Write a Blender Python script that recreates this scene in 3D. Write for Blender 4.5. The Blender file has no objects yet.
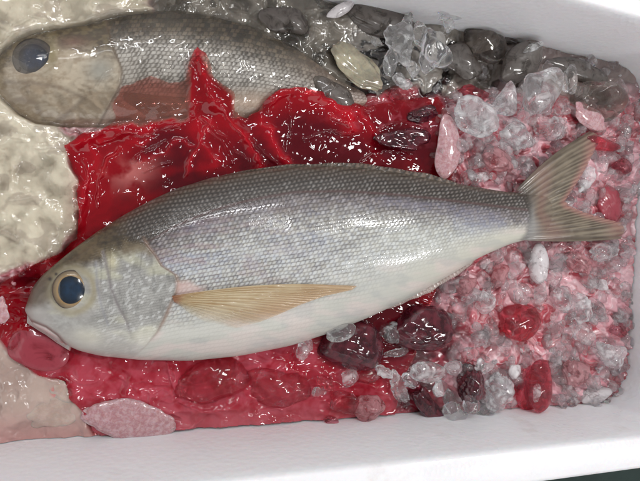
import bpy, math
import numpy as np
from mathutils import Matrix, Vector

# ------------------------------------------------------------------ camera model
TILT, ROLL, FPX, DIST = math.radians(19.2), math.radians(3.1), 500.0, 0.30
_d = np.array([math.sin(TILT), 0, -math.cos(TILT)])
_r0 = np.array([math.cos(TILT), 0, math.sin(TILT)]); _u0 = np.array([0, 1.0, 0])
RV = _r0*math.cos(ROLL) + _u0*math.sin(ROLL)
UV = _u0*math.cos(ROLL) - _r0*math.sin(ROLL)
CAM = -_d*DIST
REF = -0.008

def W(px, py, z):
    """point at height z seen at photograph position (px, py)"""
    px = np.asarray(px, float); py = np.asarray(py, float); z = np.asarray(z, float)
    px, py, z = np.broadcast_arrays(px, py, z)
    v = _d*FPX + RV*(px-320)[..., None] + UV*(240.5-py)[..., None]
    k = (z-CAM[2])/v[..., 2]
    return CAM + v*k[..., None]

def P(x, y, z):
    q = np.stack(np.broadcast_arrays(x, y, z), -1) - CAM
    w = q @ _d
    return 320 + FPX*(q @ RV)/w, 240.5 - FPX*(q @ UV)/w

sc = bpy.context.scene
COL = sc.collection
rng = np.random.RandomState(7)

# ------------------------------------------------------------------ numeric helpers
def ss(a, b, x):
    t = np.clip((x-a)/(b-a), 0, 1); return t*t*(3-2*t)

def hsh(ix, iy, s=0):
    n = (ix.astype(np.int64)*374761393 + iy.astype(np.int64)*668265263 + s*974634777) & 0xffffffff
    n = ((n ^ (n >> 13))*1274126177) & 0xffffffff
    n = ((n ^ (n >> 16))*2246822519) & 0xffffffff
    return ((n ^ (n >> 15)) & 0xffffff)/float(0xffffff)

def vn(x, y, s=0):
    ix = np.floor(x).astype(np.int64); iy = np.floor(y).astype(np.int64)
    fx = x-ix; fy = y-iy
    fx = fx*fx*fx*(fx*(fx*6-15)+10); fy = fy*fy*fy*(fy*(fy*6-15)+10)
    a = hsh(ix, iy, s); b = hsh(ix+1, iy, s); c = hsh(ix, iy+1, s); d = hsh(ix+1, iy+1, s)
    return (a*(1-fx)+b*fx)*(1-fy) + (c*(1-fx)+d*fx)*fy

def fbm(x, y, o=4, s=0, g=0.5):
    t = np.zeros_like(x); a = 1.0; n = 0
    for k in range(o):
        t += a*vn(x, y, s+k*17); n += a; a *= g
        x, y = x*1.62+y*1.17+3.1, y*1.62-x*1.17+7.7
    return t/n

def ridge(x, y, o=4, s=0):
    t = np.zeros_like(x); a = 1.0; n = 0
    for k in range(o):
        t += a*(1-np.abs(2*vn(x, y, s+k*13)-1)); n += a; a *= 0.55
        x, y = x*1.55+y*1.1+1.3, y*1.55-x*1.1+5.1
    return t/n

def voro(x, y, s=0):
    ix = np.floor(x).astype(np.int64); iy = np.floor(y).astype(np.int64)
    f1 = np.full(x.shape, 9.0); f2 = f1.copy(); cid = np.zeros(x.shape)
    for dx in (-1, 0, 1):
        for dy in (-1, 0, 1):
            jx = ix+dx; jy = iy+dy
            d = np.hypot(jx+hsh(jx, jy, s)-x, jy+hsh(jx, jy, s+5)-y)
            m = d < f1
            f2 = np.where(m, f1, np.minimum(f2, d)); cid = np.where(m, hsh(jx, jy, s+9), cid); f1 = np.where(m, d, f1)
    return f1, f2, cid

def pdist(x, y, pts):
    d = np.full(x.shape, 1e9)
    for (ax, ay), (bx, by) in zip(pts[:-1], pts[1:]):
        vx, vy = bx-ax, by-ay
        t = np.clip(((x-ax)*vx+(y-ay)*vy)/(vx*vx+vy*vy+1e-9), 0, 1)
        d = np.minimum(d, np.hypot(x-ax-t*vx, y-ay-t*vy))
    return d

def psd(x, y, pts):
    """signed distance to a polygon, positive inside"""
    d = pdist(x, y, pts+[pts[0]])
    ins = np.zeros(x.shape, bool)
    for (ax, ay), (bx, by) in zip(pts, pts[1:]+[pts[0]]):
        c = ((ay > y) != (by > y)) & (x < (bx-ax)*(y-ay)/((by-ay) if by != ay else 1e-9)+ax)
        ins ^= c
    return np.where(ins, d, -d)

def interp(x, pts, sm=0):
    xs = np.array([p[0] for p in pts], float); ys = np.array([p[1] for p in pts], float)
    if sm:
        g = np.linspace(xs[0], xs[-1], 1200); h = np.interp(g, xs, ys)
        w = sm/(g[1]-g[0]); n = int(w*3)+1
        k = np.exp(-0.5*(np.arange(-n, n+1)/w)**2); k /= k.sum()
        l0 = h[0]-(h[1]-h[0])*np.arange(n, 0, -1); r0 = h[-1]+(h[-1]-h[-2])*np.arange(1, n+1)
        h = np.convolve(np.concatenate([l0, h, r0]), k, 'valid')
        return np.interp(x, g, h)
    return np.interp(x, xs, ys)

def mixc(a, b, t):
    t = np.asarray(t)[..., None]
    return np.asarray(a)*(1-t) + np.asarray(b)*t

# ------------------------------------------------------------------ mesh helpers
def mesh_obj(name, V, F, mat, parent=None, origin=(0, 0, 0), col=None, extra=None, smooth=True):
    V = np.asarray(V, np.float32).reshape(-1, 3) - np.asarray(origin, np.float32)
    me = bpy.data.meshes.new(name)
    F = np.asarray(F, np.int32)
    n, k = F.shape
    me.vertices.add(len(V)); me.vertices.foreach_set('co', V.ravel())
    me.loops.add(n*k); me.loops.foreach_set('vertex_index', F.ravel())
    me.polygons.add(n); me.polygons.foreach_set('loop_start', np.arange(0, n*k, k, dtype=np.int32))
    try: me.polygons.foreach_set('loop_total', np.full(n, k, dtype=np.int32))
    except Exception: pass
    if smooth: me.polygons.foreach_set('use_smooth', np.ones(n, bool))
    me.update(calc_edges=True)
    if col is not None:
        c = np.ones((len(V), 4), np.float32); c[:, :3] = np.clip(np.asarray(col, np.float32).reshape(-1, 3), 0, 1)
        a = me.color_attributes.new('Col', 'FLOAT_COLOR', 'POINT'); a.data.foreach_set('color', c.ravel())
    for kx, vals in (extra or {}).items():
        a = me.attributes.new(kx, 'FLOAT', 'POINT'); a.data.foreach_set('value', np.asarray(vals, np.float32).ravel())
    me.materials.append(mat)
    o = bpy.data.objects.new(name, me); COL.objects.link(o)
    if parent is not None: o.parent = parent
    else: o.location = origin
    return o

def grid_faces(nu, nv, keep=None, flip=False):
    i = np.arange(nu*nv).reshape(nu, nv)
    f = np.stack([i[:-1, :-1], i[1:, :-1], i[1:, 1:], i[:-1, 1:]], -1)
    if flip: f = f[..., ::-1]
    if keep is not None:
        k = keep[:-1, :-1] & keep[1:, :-1] & keep[1:, 1:] & keep[:-1, 1:]
        f = f[k]
    return f.reshape(-1, 4)

def compact(V, F, *arrs):
    u, inv = np.unique(F.ravel(), return_inverse=True)
    return V[u], inv.reshape(F.shape), [a[u] for a in arrs]

def empty(name, loc, label, cat, group=None):
    o = bpy.data.objects.new(name, None); COL.objects.link(o); o.location = loc
    o.empty_display_size = 0.01
    o['label'] = label; o['category'] = cat
    if group: o['group'] = group
    return o

def tag(o, label=None, cat=None, group=None, kind=None):
    if label: o['label'] = label
    if cat: o['category'] = cat
    if group: o['group'] = group
    if kind: o['kind'] = kind
    return o

# ------------------------------------------------------------------ materials
class NT:
    def __init__(s, name):
        s.m = bpy.data.materials.new(name); s.m.use_nodes = True
        s.t = s.m.node_tree; s.t.nodes.clear(); s.out = s.n('ShaderNodeOutputMaterial')
    def n(s, typ, **kw):
        nd = s.t.nodes.new(typ)
        for k, v in kw.items():
            if k.startswith('_'): setattr(nd, k[1:], v)
            else:
                key = k.replace('__', ' ')
                s.put(nd.inputs[key], v)
        return nd
    def put(s, sock, v):
        if isinstance(v, bpy.types.NodeSocket): s.t.links.new(v, sock)
        elif isinstance(v, tuple) and len(v) == 3 and sock.type == 'RGBA': sock.default_value = v+(1,)
        else: sock.default_value = v
    def attr(s, name): return s.n('ShaderNodeAttribute', _attribute_name=name)
    def noise(s, scale, detail=3, rough=.5, vec=None, dist=0.0):
        nd = s.n('ShaderNodeTexNoise'); nd.inputs['Scale'].default_value = scale
        nd.inputs['Detail'].default_value = detail; nd.inputs['Roughness'].default_value = rough
        nd.inputs['Distortion'].default_value = dist
        if vec is None: vec = s.n('ShaderNodeTexCoord').outputs['Object']
        s.put(nd.inputs['Vector'], vec); return nd.outputs['Fac']
    def rng(s, v, a, b, c, d):
        nd = s.n('ShaderNodeMapRange', _interpolation_type='SMOOTHSTEP'); s.put(nd.inputs[0], v)
        for i, x in enumerate((a, b, c, d)): s.put(nd.inputs[i+1], x)
        return nd.outputs[0]
    def bump(s, h, dist, strength=1.0, normal=None):
        nd = s.n('ShaderNodeBump'); nd.inputs['Strength'].default_value = strength
        nd.inputs['Distance'].default_value = dist; s.put(nd.inputs['Height'], h)
        if normal is not None: s.put(nd.inputs['Normal'], normal)
        return nd.outputs[0]
    def mix(s, f, a, b):
        nd = s.n('ShaderNodeMixShader'); s.put(nd.inputs[0], f); s.put(nd.inputs[1], a); s.put(nd.inputs[2], b)
        return nd.outputs[0]
    def mult(s, a, b, op='MULTIPLY'):
        nd = s.n('ShaderNodeMath', _operation=op); s.put(nd.inputs[0], a); s.put(nd.inputs[1], b); return nd.outputs[0]
    def done(s, sh): s.t.links.new(sh, s.out.inputs['Surface']); return s.m

def mat_skin(name, rough=.38, metal=.25, coat=.5, bumpd=.00006):
    N = NT(name); c = N.attr('Col').outputs['Color']
    b = N.bump(N.noise(900, 3), bumpd, .6)
    cb = N.bump(N.noise(160, 2, .5), .00012, .7)
    r = N.rng(N.noise(260, 3), .3, .7, rough-.08, rough+.14)
    p = N.n('ShaderNodeBsdfPrincipled', **{'Base__Color': c, 'Metallic': metal, 'Roughness': r, 'Coat__Weight': coat,
        'Coat__Roughness': .08, 'Normal': b, 'Coat__Normal': cb})
    return N.done(p.outputs[0])

def mat_bed():
    N = NT('wet_ice_bed'); c = N.attr('Col').outputs['Color']; fr = N.attr('Frost').outputs['Fac']
    b = N.bump(N.noise(500, 3, .5), .0003, .5)
    cb = N.bump(N.noise(150, 2, .5, dist=.8), .00035, .7)
    r = N.rng(fr, 0, 1, .18, .45)
    p = N.n('ShaderNodeBsdfPrincipled', **{'Base__Color': c, 'Roughness': r, 'Coat__Weight': 1.0, 'Coat__IOR': 1.4,
        'Coat__Roughness': .03, 'Normal': b, 'Coat__Normal': cb, 'Subsurface__Weight': .2, 'Subsurface__Scale': .003})
    p.inputs['Subsurface Radius'].default_value = (1.0, .5, .45)
    return N.done(p.outputs[0])

def mat_glass(name, tint, frost, frost_col=(.86, .88, .9), nscale=160, ior=1.31, rough=.02, clear=.15):
    N = NT(name)
    info = N.n('ShaderNodeObjectInfo').outputs['Random']
    add = N.n('ShaderNodeVectorMath', _operation='ADD'); N.put(add.inputs[0], N.n('ShaderNodeTexCoord').outputs['Object'])
    cx = N.n('ShaderNodeCombineXYZ', X=info, Y=info); N.put(add.inputs[1], cx.outputs[0])
    v = add.outputs[0]
    g = N.n('ShaderNodeBsdfPrincipled', **{'Base__Color': tint, 'Roughness': rough, 'IOR': ior, 'Transmission__Weight': 1.0,
        'Normal': N.bump(N.noise(230, 1.5, .4, v), .0003, .6)})
    f = N.n('ShaderNodeBsdfPrincipled', **{'Base__Color': frost_col, 'Roughness': .3, 'Coat__Weight': .8, 'Coat__Roughness': .05, 'Normal': N.bump(N.noise(500, 3, .5, v), .0002, .6)})
    fm = N.mix(.38, f.outputs[0], N.n('ShaderNodeBsdfTranslucent', Color=frost_col).outputs[0])
    m = N.rng(N.noise(nscale*.9, 3.5, .6, v, .6), .58-.36*frost, .92-.40*frost, .08, min(1.0, .35+frost*.7))
    gt = N.mix(clear, g.outputs[0], N.n('ShaderNodeBsdfTransparent', Color=tint).outputs[0])
    rg = N.n('ShaderNodeBsdfPrincipled', **{'Base__Color': tint, 'Roughness': .35, 'IOR': ior, 'Transmission__Weight': 1.0, 'Coat__Weight': .8, 'Coat__Roughness': .03})
    return N.done(N.mix(m, gt, N.mix(.62+.3*frost, rg.outputs[0], fm)))

def mat_cloudy(name, col, col2, trans=.35, rough=.12, nsc=130):
    N = NT(name); n = N.noise(nsc, 5, .7, dist=.3)
    mx = N.n('ShaderNodeMix', _data_type='RGBA')
    N.put(mx.inputs[0], N.rng(n, .35, .68, 0, 1)); N.put(mx.inputs[6], col+(1,)); N.put(mx.inputs[7], col2+(1,))
    p = N.n('ShaderNodeBsdfPrincipled', **{'Base__Color': mx.outputs[2], 'Roughness': rough, 'IOR': 1.31, 'Transmission__Weight': trans,
        'Coat__Weight': .8, 'Coat__Roughness': .03, 'Subsurface__Weight': .5, 'Subsurface__Scale': .004,
        'Normal': N.bump(N.noise(300, 3, .5), .0004 if nsc > 200 else .0002, .6), 'Coat__Normal': N.bump(N.noise(110, 2, .5), .0006, .6)})
    return N.done(p.outputs[0])

def mat_film(name, milky, milk_col, attr_alpha=False, bumpd=.0004, glossmul=1.0, nsc=85):
    N = NT(name)
    nrm = N.bump(N.noise(nsc, 2, .5, dist=1.2), bumpd, .8)
    fres = N.n('ShaderNodeFresnel', IOR=1.42, Normal=nrm).outputs[0]
    gl = N.n('ShaderNodeBsdfGlossy', Roughness=.05, Normal=nrm).outputs[0]
    if attr_alpha:
        c = N.attr('Col').outputs['Color']; a = N.attr('Alpha').outputs['Fac']
        tr = N.n('ShaderNodeBsdfTransparent', Color=N.attr('Tint').outputs['Color']).outputs[0]
        df = N.n('ShaderNodeBsdfPrincipled', **{'Base__Color': c, 'Roughness': .4, 'Specular__IOR__Level': .0, 'Subsurface__Weight': .2,
            'Subsurface__Scale': .002, 'Normal': N.bump(N.noise(400, 3), .0002, .5)}).outputs[0]
        base = N.mix(a, tr, df)
    else:
        tr = N.n('ShaderNodeBsdfTransparent', Color=(.97, .97, .96)).outputs[0]
        df = N.n('ShaderNodeBsdfDiffuse', Color=milk_col).outputs[0]
        base = N.mix(N.rng(N.noise(40, 5, .6), .3, .75, milky*.4, milky*1.5), tr, df)
    f2 = N.mult(fres, glossmul)
    return N.done(N.mix(f2, base, gl))

def mat_plain(name, col, rough=.5, bump=None, coat=0, var=.06, **kw):
    N = NT(name)
    mx = N.n('ShaderNodeMix', _data_type='RGBA'); N.put(mx.inputs[0], N.noise(35, 5, .6))
    N.put(mx.inputs[6], tuple(c*(1-var) for c in col)+(1,)); N.put(mx.inputs[7], tuple(min(1, c*(1+var)) for c in col)+(1,))
    d = {'Base__Color': mx.outputs[2], 'Roughness': rough, 'Coat__Weight': coat}
    if bump: d['Normal'] = N.bump(N.noise(bump[0], 3), bump[1], .5)
    d.update(kw)
    return N.done(N.n('ShaderNodeBsdfPrincipled', **d).outputs[0])

def mat_foam():
    N = NT('polystyrene')
    tc = N.n('ShaderNodeTexCoord').outputs['Object']
    vo = N.n('ShaderNodeTexVoronoi', Scale=320.0); N.put(vo.inputs['Vector'], tc)
    st = N.rng(N.noise(26, 6, .7, tc), .56, .76, 0, .7)
    mx = N.n('ShaderNodeMix', _data_type='RGBA'); N.put(mx.inputs[0], st)
    N.put(mx.inputs[6], (.80, .79, .81, 1)); N.put(mx.inputs[7], (.66, .61, .60, 1))
    p = N.n('ShaderNodeBsdfPrincipled', **{'Base__Color': mx.outputs[2], 'Roughness': N.rng(N.noise(14, 4), .35, .65, .22, .5),
        'Subsurface__Weight': .2, 'Subsurface__Scale': .004,
        'Normal': N.bump(vo.outputs['Distance'], .0003, .5, N.bump(N.noise(60, 4), .0012, .3))})
    return N.done(p.outputs[0])

# ------------------------------------------------------------------ foam box and table
def rrect(x0, x1, y0, y1, r, n=10):
    pts = []
    for cx, cy, a0 in ((x1-r, y1-r, 0), (x0+r, y1-r, 90), (x0+r, y0+r, 180), (x1-r, y0+r, 270)):
        for k in range(n+1):
            a = math.radians(a0+90*k/n); pts.append((cx+r*math.cos(a), cy+r*math.sin(a)))
    return pts

def loft(levels, cap_first=False, cap_last=False, sub=4):
    V = []; n = None; L = []
    for (x0, x1, y0, y1, r, z) in levels:
        pts = rrect(x0, x1, y0, y1, r); n = len(pts)
        L.append([(p[0], p[1], z) for p in pts])
    V = [p for l in L for p in l]; F = []
    for k in range(len(L)-1):
        for i in range(n):
            j = (i+1) % n; F.append((k*n+i, k*n+j, (k+1)*n+j, (k+1)*n+i))
    return V, F, n

RIM = 0.050
bx = empty('foam_box', (0, 0, -0.075), 'white polystyrene fish box filled with ice, open at the top', 'box')
foam = mat_foam()
XL, XR, YB, YT = -0.34, 0.264, -0.1145, 0.1508
ins = lambda d, z, r: (XL+d, XR-d, YB+d, YT-d, r, z)
lv = [ins(.05, -.0601, .02), ins(.006, -.060, .02), ins(.0035, -.056, .022), ins(.0026, -.006, .026), ins(.001, .0440, .030), ins(.0, .0470, .030)]
V, F, n = loft(lv)
F.append  # inner shell
me_in = (V, F)
def quad_obj(name, V, F, mat, parent, origin, caps=()):
    me = bpy.data.meshes.new(name)
    me.from_pydata([tuple(np.array(v)-np.array(origin)) for v in V], [], [tuple(f) for f in F]+list(caps))
    for p in me.polygons: p.use_smooth = len(p.vertices) == 4
    me.materials.append(mat); o = bpy.data.objects.new(name, me); COL.objects.link(o); o.parent = parent; return o
ext = [ins(-.0205, .0470, .045), ins(-.019, -.073, .042), ins(-.017, -.075, .04)]
Vo, Fo, _ = loft(ext[::-1])
V2 = V+Vo; F2 = F+[tuple(i+len(V) for i in f) for f in Fo]
body = quad_obj('box_walls', V2, [f[::-1] for f in F2], foam, bx, (0, 0, -.075),
                caps=[tuple(range(n)), tuple(range(len(V), len(V)+n))[::-1]])
lvr = [ins(.0, .0470, .030), ins(-.0006, .0488, .030), ins(-.002, .0500, .031), ins(-.0185, .0500, .044), ins(-.0208, .0492, .045), ins(-.0216, .0470, .045), ins(-.0216, .0300, .045), ins(-.0196, .0290, .045)]
V, F, _ = loft(lvr)
quad_obj('rim', V, [f[::-1] for f in F], foam, bx, (0, 0, -.075))
tbl = mat_plain('dark_green_table_paint', (.006, .02, .016), .25, (90, .0006), coat=.3, var=.3)
me = bpy.data.meshes.new('tabletop'); me.from_pydata([(-1.5, -1.5, -.0752), (1.5, -1.5, -.0752), (1.5, 1.5, -.0752), (-1.5, 1.5, -.0752)], [], [(0, 1, 2, 3)])
me.materials.append(tbl); o = bpy.data.objects.new('tabletop', me); COL.objects.link(o); o['kind'] = 'structure'

# ------------------------------------------------------------------ fish profiles (photograph positions)
TOP1 = [(25, 303), (30, 290), (40, 277), (55, 264), (72, 250), (95, 233), (120, 217), (145, 203), (175, 189), (210, 178), (245, 170), (290, 164.5), (340, 164), (380, 168), (420, 175), (460, 184), (500, 191), (530, 194), (546, 196), (556, 204)]
BOT1 = [(25, 316), (31, 324), (45, 331), (60, 341), (76, 350), (100, 356), (140, 360), (190, 361), (240, 356), (290, 346), (330, 333), (370, 317), (410, 298), (450, 275), (480, 257), (510, 244), (540, 236), (546, 234), (556, 226)]
TOP2 = [(-14, 62), (0, 46), (15, 34), (35, 27), (60, 24), (85, 20), (110, 12), (150, 7), (200, 10), (250, 22), (300, 46), (340, 74), (372, 88)]
BOT2 = [(-14, 84), (0, 103), (15, 117), (35, 127), (70, 131), (110, 131), (150, 129), (200, 125), (250, 120), (300, 115), (340, 110), (372, 106)]
Z1, T1, Z2, T2 = .002, .023, -.017, .0165

def prof(px, top, bot):
    a = interp(px, top, 5); b = interp(px, bot, 5)
    mid = (a+b)/2; half = np.maximum((b-a)/2, .5)
    x0 = top[0][0]
    cap = np.sqrt(np.clip(1-(1-np.clip((px-x0)/9.0, 0, 1))**2, 0, 1))
    return mid, half*(.02+.98*cap)

def ztop(px, py, top, bot, z0, T):
    mid, half = prof(px, top, bot)
    hm = max((b[1]-t[1])/2 for t, b in zip(top, bot)) if len(top) == len(bot) else 90
    v = np.clip((py-mid)/half, -1, 1)
    t = T*np.clip(half/95.0 if top is TOP1 else half/60.0, 0, 1)**.8
    if top is TOP1: t = t*np.sqrt(np.clip(1-((px-532)/24).clip(0, 1)**2, 0, 1))
    return np.where((np.abs(py-mid) < half) & (px > top[0][0]) & (px < top[-1][0]), z0+t*np.clip(1-np.abs(v)**2.3, 0, 1)**.5, -1.0)

# ------------------------------------------------------------------ bed
CREAM = [(-90, -90), (150, -90), (150, 20), (100, 40), (60, 80), (62, 132), (72, 150), (80, 190), (80, 232), (62, 250), (30, 262), (0, 280), (-90, 300)]
CREAM2 = [(-120, 330), (-6, 328), (10, 352), (36, 374), (62, 378), (78, 392), (84, 405), (100, 445), (100, 500), (-120, 500)]
GRAY = [(150, -90), (420, -90), (640, -30), (648, 60), (622, 100), (585, 108), (540, 92), (505, 92), (480, 98), (440, 96), (400, 102), (330, 112), (240, 120), (210, 60), (150, 10)]
MAROON = [(240, 130), (300, 118), (350, 108), (440, 92), (455, 90), (438, 130), (430, 190), (440, 300), (455, 330), (450, 400), (440, 432), (390, 440), (370, 390), (310, 380), (300, 300), (200, 200)]
STRIP = [(-120, 300), (0, 290), (60, 262), (75, 235), (66, 150), (130, 128), (200, 100), (420, 92), (400, 200), (380, 300), (372, 360), (390, 440), (200, 470), (100, 450), (82, 405), (60, 380), (30, 374), (8, 352), (-8, 330), (-120, 335)]

def bed_fields(px, py):
    n1 = fbm(px/34, py/34, 4, 3); n2 = fbm(px/11, py/11, 4, 9); n3 = fbm(px/4.5, py/4.5, 3, 21)
    wx = px+14*(fbm(px/18, py/18, 3, 41)-.5)*2; wy = py+14*(fbm(px/18, py/18, 3, 57)-.5)*2
    wcream = ss(-4, 5, psd(wx, wy, CREAM)); wcream2 = ss(-3, 4, psd(px+.4*(wx-px), py+.4*(wy-py), CREAM2))
    wgray = ss(-8, 8, psd(wx, wy, GRAY)); wmar = ss(-10, 10, psd(wx, wy, MAROON)); wstrip = ss(-6, 6, psd(wx, wy, STRIP))
    f1, f2, cid = voro(wx/13, wy/13, 3); g1, g2, gid = voro(wx/5.5, wy/5.5, 11)
    # height (m)
    h = np.full(px.shape, -.0090) + .0045*(n1-.5)
    dome = np.clip(1-f1*1.1, 0, 1)**.6
    sdome = np.clip(1-g1*1.15, 0, 1)**.6
    crush = np.clip(1-wcream-wcream2-.7*wgray-wmar-wstrip, 0, 1)
    h += crush*(.0030+.0050*(dome-.4)*(.5+cid)+.0024*(sdome-.4))
    h += wgray*(-.003+.004*ss(420, 560, px)+.0030*(fbm(px/26, py/26, 2, 77)-.5)*2+.0003*n2)
    h += wmar*(1-wstrip)*(-.001+.0012*(dome-.4)+.0003*sdome)
    h += wcream*(.0035+.0020*(ridge(wx/34, wy/34, 2, 5)-.6)+.0002*n2)
    h += wcream2*(.001+.0050*(fbm(wx/34, wy/34, 2, 15)-.5)+.0015*(ridge(wx/26, wy/26, 2, 19)-.6))
    h += wstrip*(1-wmar)*(-.0005+.0012*n2)
    f2z = ss(1, 10, psd(px, py, TOP2+BOT2[::-1]))
    h = h*(1-f2z)+(-.021)*f2z
    # colour
    veins = ss(.02, .22, f2-f1)      # 0 at cell borders
    red = np.array([.40, .04, .06]); pw = np.array([.64, .33, .37]); dk = np.array([.22, .02, .03])
    m = ss(.22, .78, fbm(wx/13, wy/13, 3, 91)+.18*(cid-.5)+.25*(1-veins)-.02)
    bigred = np.exp(-(np.hypot((px-515)/28, (py-322)/24))**2)+.8*np.exp(-(np.hypot((px-485)/20, (py-262)/16))**2)+.7*np.exp(-(np.hypot((px-600)/14, (py-205)/22))**2)
    m = np.clip(m-.8*bigred, 0, 1)
    c = mixc(red, pw, m)
    fil = np.maximum(ss(.80, .95, ridge(wx/13, wy/13, 2, 201)), ss(.82, .96, ridge(wx/7, wy/7, 2, 221))*.8)
    c = mixc(c, [.88, .82, .83], fil*.55*(1-.8*np.clip(bigred, 0, 1)))
    c = mixc(c, [.80, .70, .71], ss(.45, .7, fbm(wx/9, wy/9, 3, 231))*.3)
    c = mixc(c, dk, ss(.52, .74, fbm(wx/12, wy/12, 3, 33)+.1*(1-m))*.75)
    
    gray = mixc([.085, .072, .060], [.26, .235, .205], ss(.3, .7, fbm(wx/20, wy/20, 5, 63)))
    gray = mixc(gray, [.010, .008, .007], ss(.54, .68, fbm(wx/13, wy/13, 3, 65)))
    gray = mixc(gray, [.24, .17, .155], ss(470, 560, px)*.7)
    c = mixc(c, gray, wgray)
    mar = mixc([.085, .006, .012], [.30, .03, .05], ss(.35, .75, n2))
    c = mixc(c, mar, wmar)
    strip = mixc([.33, .014, .028], [.55, .09, .12], ss(.3, .7, n1*.6+n2*.4))
    c = mixc(c, strip, wstrip*(1-.6*wmar))
    rd = ridge(wx/22, wy/22, 4, 25)
    cr = mixc([.66, .59, .47], [.84, .77, .63], ss(.35, .70, n1*.75+n2*.25))
    cr = mixc(cr, [.40, .30, .23], ss(.86, .97, rd)*.45)
    cr = mixc(cr, [.42, .34, .28], ss(.62, .70, fbm(wx/26, wy/15, 2, 87))*.5)
    cr = mixc(cr, [.34, .10, .08], ss(60, 82, px+10*(n2-.5))*.45*ss(120, 200, py))
    c = mixc(c, cr, wcream)
    c2 = mixc([.37, .27, .23], [.46, .35, .30], ss(.3, .7, n1))
    c2 = mixc(c2, [.45, .20, .19], ss(400, 450, py+14*(n1-.5))*.8)
    c2 = mixc(c2, [.55, .12, .12], ss(.0, 1., np.exp(-(np.hypot((px-62)/9, (py-392)/6)-1)**2*8))*.6)
    c = mixc(c, c2, wcream2)
    frost = np.clip(crush*m, 0, 1)
    return h, c, frost, crush

print('bed'); 
stp = .00046
gx = np.arange(XL+.0035, XR-.0030, stp); gy = np.arange(YB+.0030, YT-.0026, stp)
GX, GY = np.meshgrid(gx, gy, indexing='ij')
gpx, gpy = P(GX, GY, REF)
gpx = np.clip(gpx, -400, 700)
H, Cc, FR, CRUSH = bed_fields(gpx, gpy)
# rounded corner clearance
rc = .025; cxr, cyt, cyb = XR-.003-rc, YT-.0026-rc, YB+.003+rc
inside = ~(((GX > cxr) & (GY > cyt) & (np.hypot(GX-cxr, GY-cyt) > rc)) | ((GX > cxr) & (GY < cyb) & (np.hypot(GX-cxr, GY-cyb) > rc)))
V = np.stack([GX, GY, H], -1).reshape(-1, 3)
Fb = grid_faces(*GX.shape, keep=inside)
V, Fb, (cc, fr) = compact(V, Fb, Cc.reshape(-1, 3), FR.reshape(-1))
bed = mesh_obj('ice_bed', V, Fb, mat_bed(), col=cc, extra={'Frost': fr}, origin=(0, 0, -.02))
tag(bed, kind='stuff', label='melting crushed ice stained red, cream and grey filling the box', cat='ice')

def bed_z(px, py):
    p = W(px, py, REF)
    i = int(round((p[0]-gx[0])/stp)); j = int(round((p[1]-gy[0])/stp))
    i = min(max(i, 3), len(gx)-4); j = min(max(j, 3), len(gy)-4)
    return float(H[i-3:i+4, j-3:j+4].mean())

# ------------------------------------------------------------------ films
FILM = [(-100, -80), (330, -80), (352, 20), (352, 100), (300, 112), (262, 122), (235, 132), (205, 128), (66, 152), (82, 235), (62, 252), (20, 268), (-100, 300)]
SHEET = [(66, 147), (82, 138), (102, 132), (116, 122), (112, 108), (122, 92), (150, 82), (170, 86), (184, 84), (188, 64), (196, 52), (204, 60), (212, 82), (232, 96), (234, 112), (246, 118), (256, 112), (266, 98), (280, 91), (305, 90), (330, 94), (346, 98), (366, 106), (400, 100), (436, 96), (446, 120), (446, 190), (436, 280), (425, 330), (404, 380), (392, 424), (300, 430), (200, 438), (120, 446), (92, 430), (84, 412), (70, 400), (66, 382), (40, 376), (20, 362), (4, 342), (-14, 326), (-14, 300), (0, 284), (30, 266), (60, 252), (78, 238), (80, 212), (78, 180)]
FOLDS = [  # polyline, width px, height mm
    ([(196, 54), (204, 80), (222, 112), (246, 145), (262, 172)], 4, 2.2), ([(188, 64), (190, 100), (196, 130), (212, 160)], 5, 1.6),
    ([(272, 96), (292, 92), (320, 97), (345, 112), (352, 130)], 6, 3.0), ([(262, 122), (272, 140), (288, 168)], 4, 2.2),
    ([(66, 148), (110, 133), (160, 124), (205, 118)], 4, 1.6), ([(92, 138), (92, 165), (84, 205), (74, 240)], 5, 1.4),
    ([(150, 135), (120, 150), (100, 175), (84, 205)], 3.5, 1.2), ([(210, 120), (195, 150), (190, 175)], 3, 1.6),
    ([(330, 115), (360, 112), (372, 135)], 4, 1.4), ([(140, 160), (175, 145), (200, 140)], 3, 1.0),
    ([(165, 350), (172, 378), (190, 405), (225, 412), (252, 380)], 3, 1.0), ([(246, 352), (232, 390), (214, 410)], 2.5, .8),
    ([(270, 410), (300, 402), (330, 388)], 3, .8), ([(20, 268), (50, 272), (40, 300)], 3, 1.2)]
print('films')
q = 0.75
fx = np.arange(-100, 452, q); fy = np.arange(-78, 452, q)
FX, FY = np.meshgrid(fx, fy, indexing='ij')
fh, _, _, _ = bed_fields(FX, FY)
def blur(a, n):
    k = np.exp(-0.5*(np.arange(-3*n, 3*n+1)/n)**2); k /= k.sum()
    a = np.pad(a, 3*n, 'edge')
    a = np.apply_along_axis(lambda r: np.convolve(r, k, 'valid'), 0, a)
    return np.apply_along_axis(lambda r: np.convolve(r, k, 'valid'), 1, a)
cover = np.maximum(fh+.0012, ztop(FX, FY, TOP2, BOT2, Z2, T2)+.0012)
cover = np.maximum(blur(cover, 5), blur(cover, 2)-.0006)
wr = ridge(FX/22+.3*fbm(FX/15, FY/15, 2, 3), FY/22, 3, 301)
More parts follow.
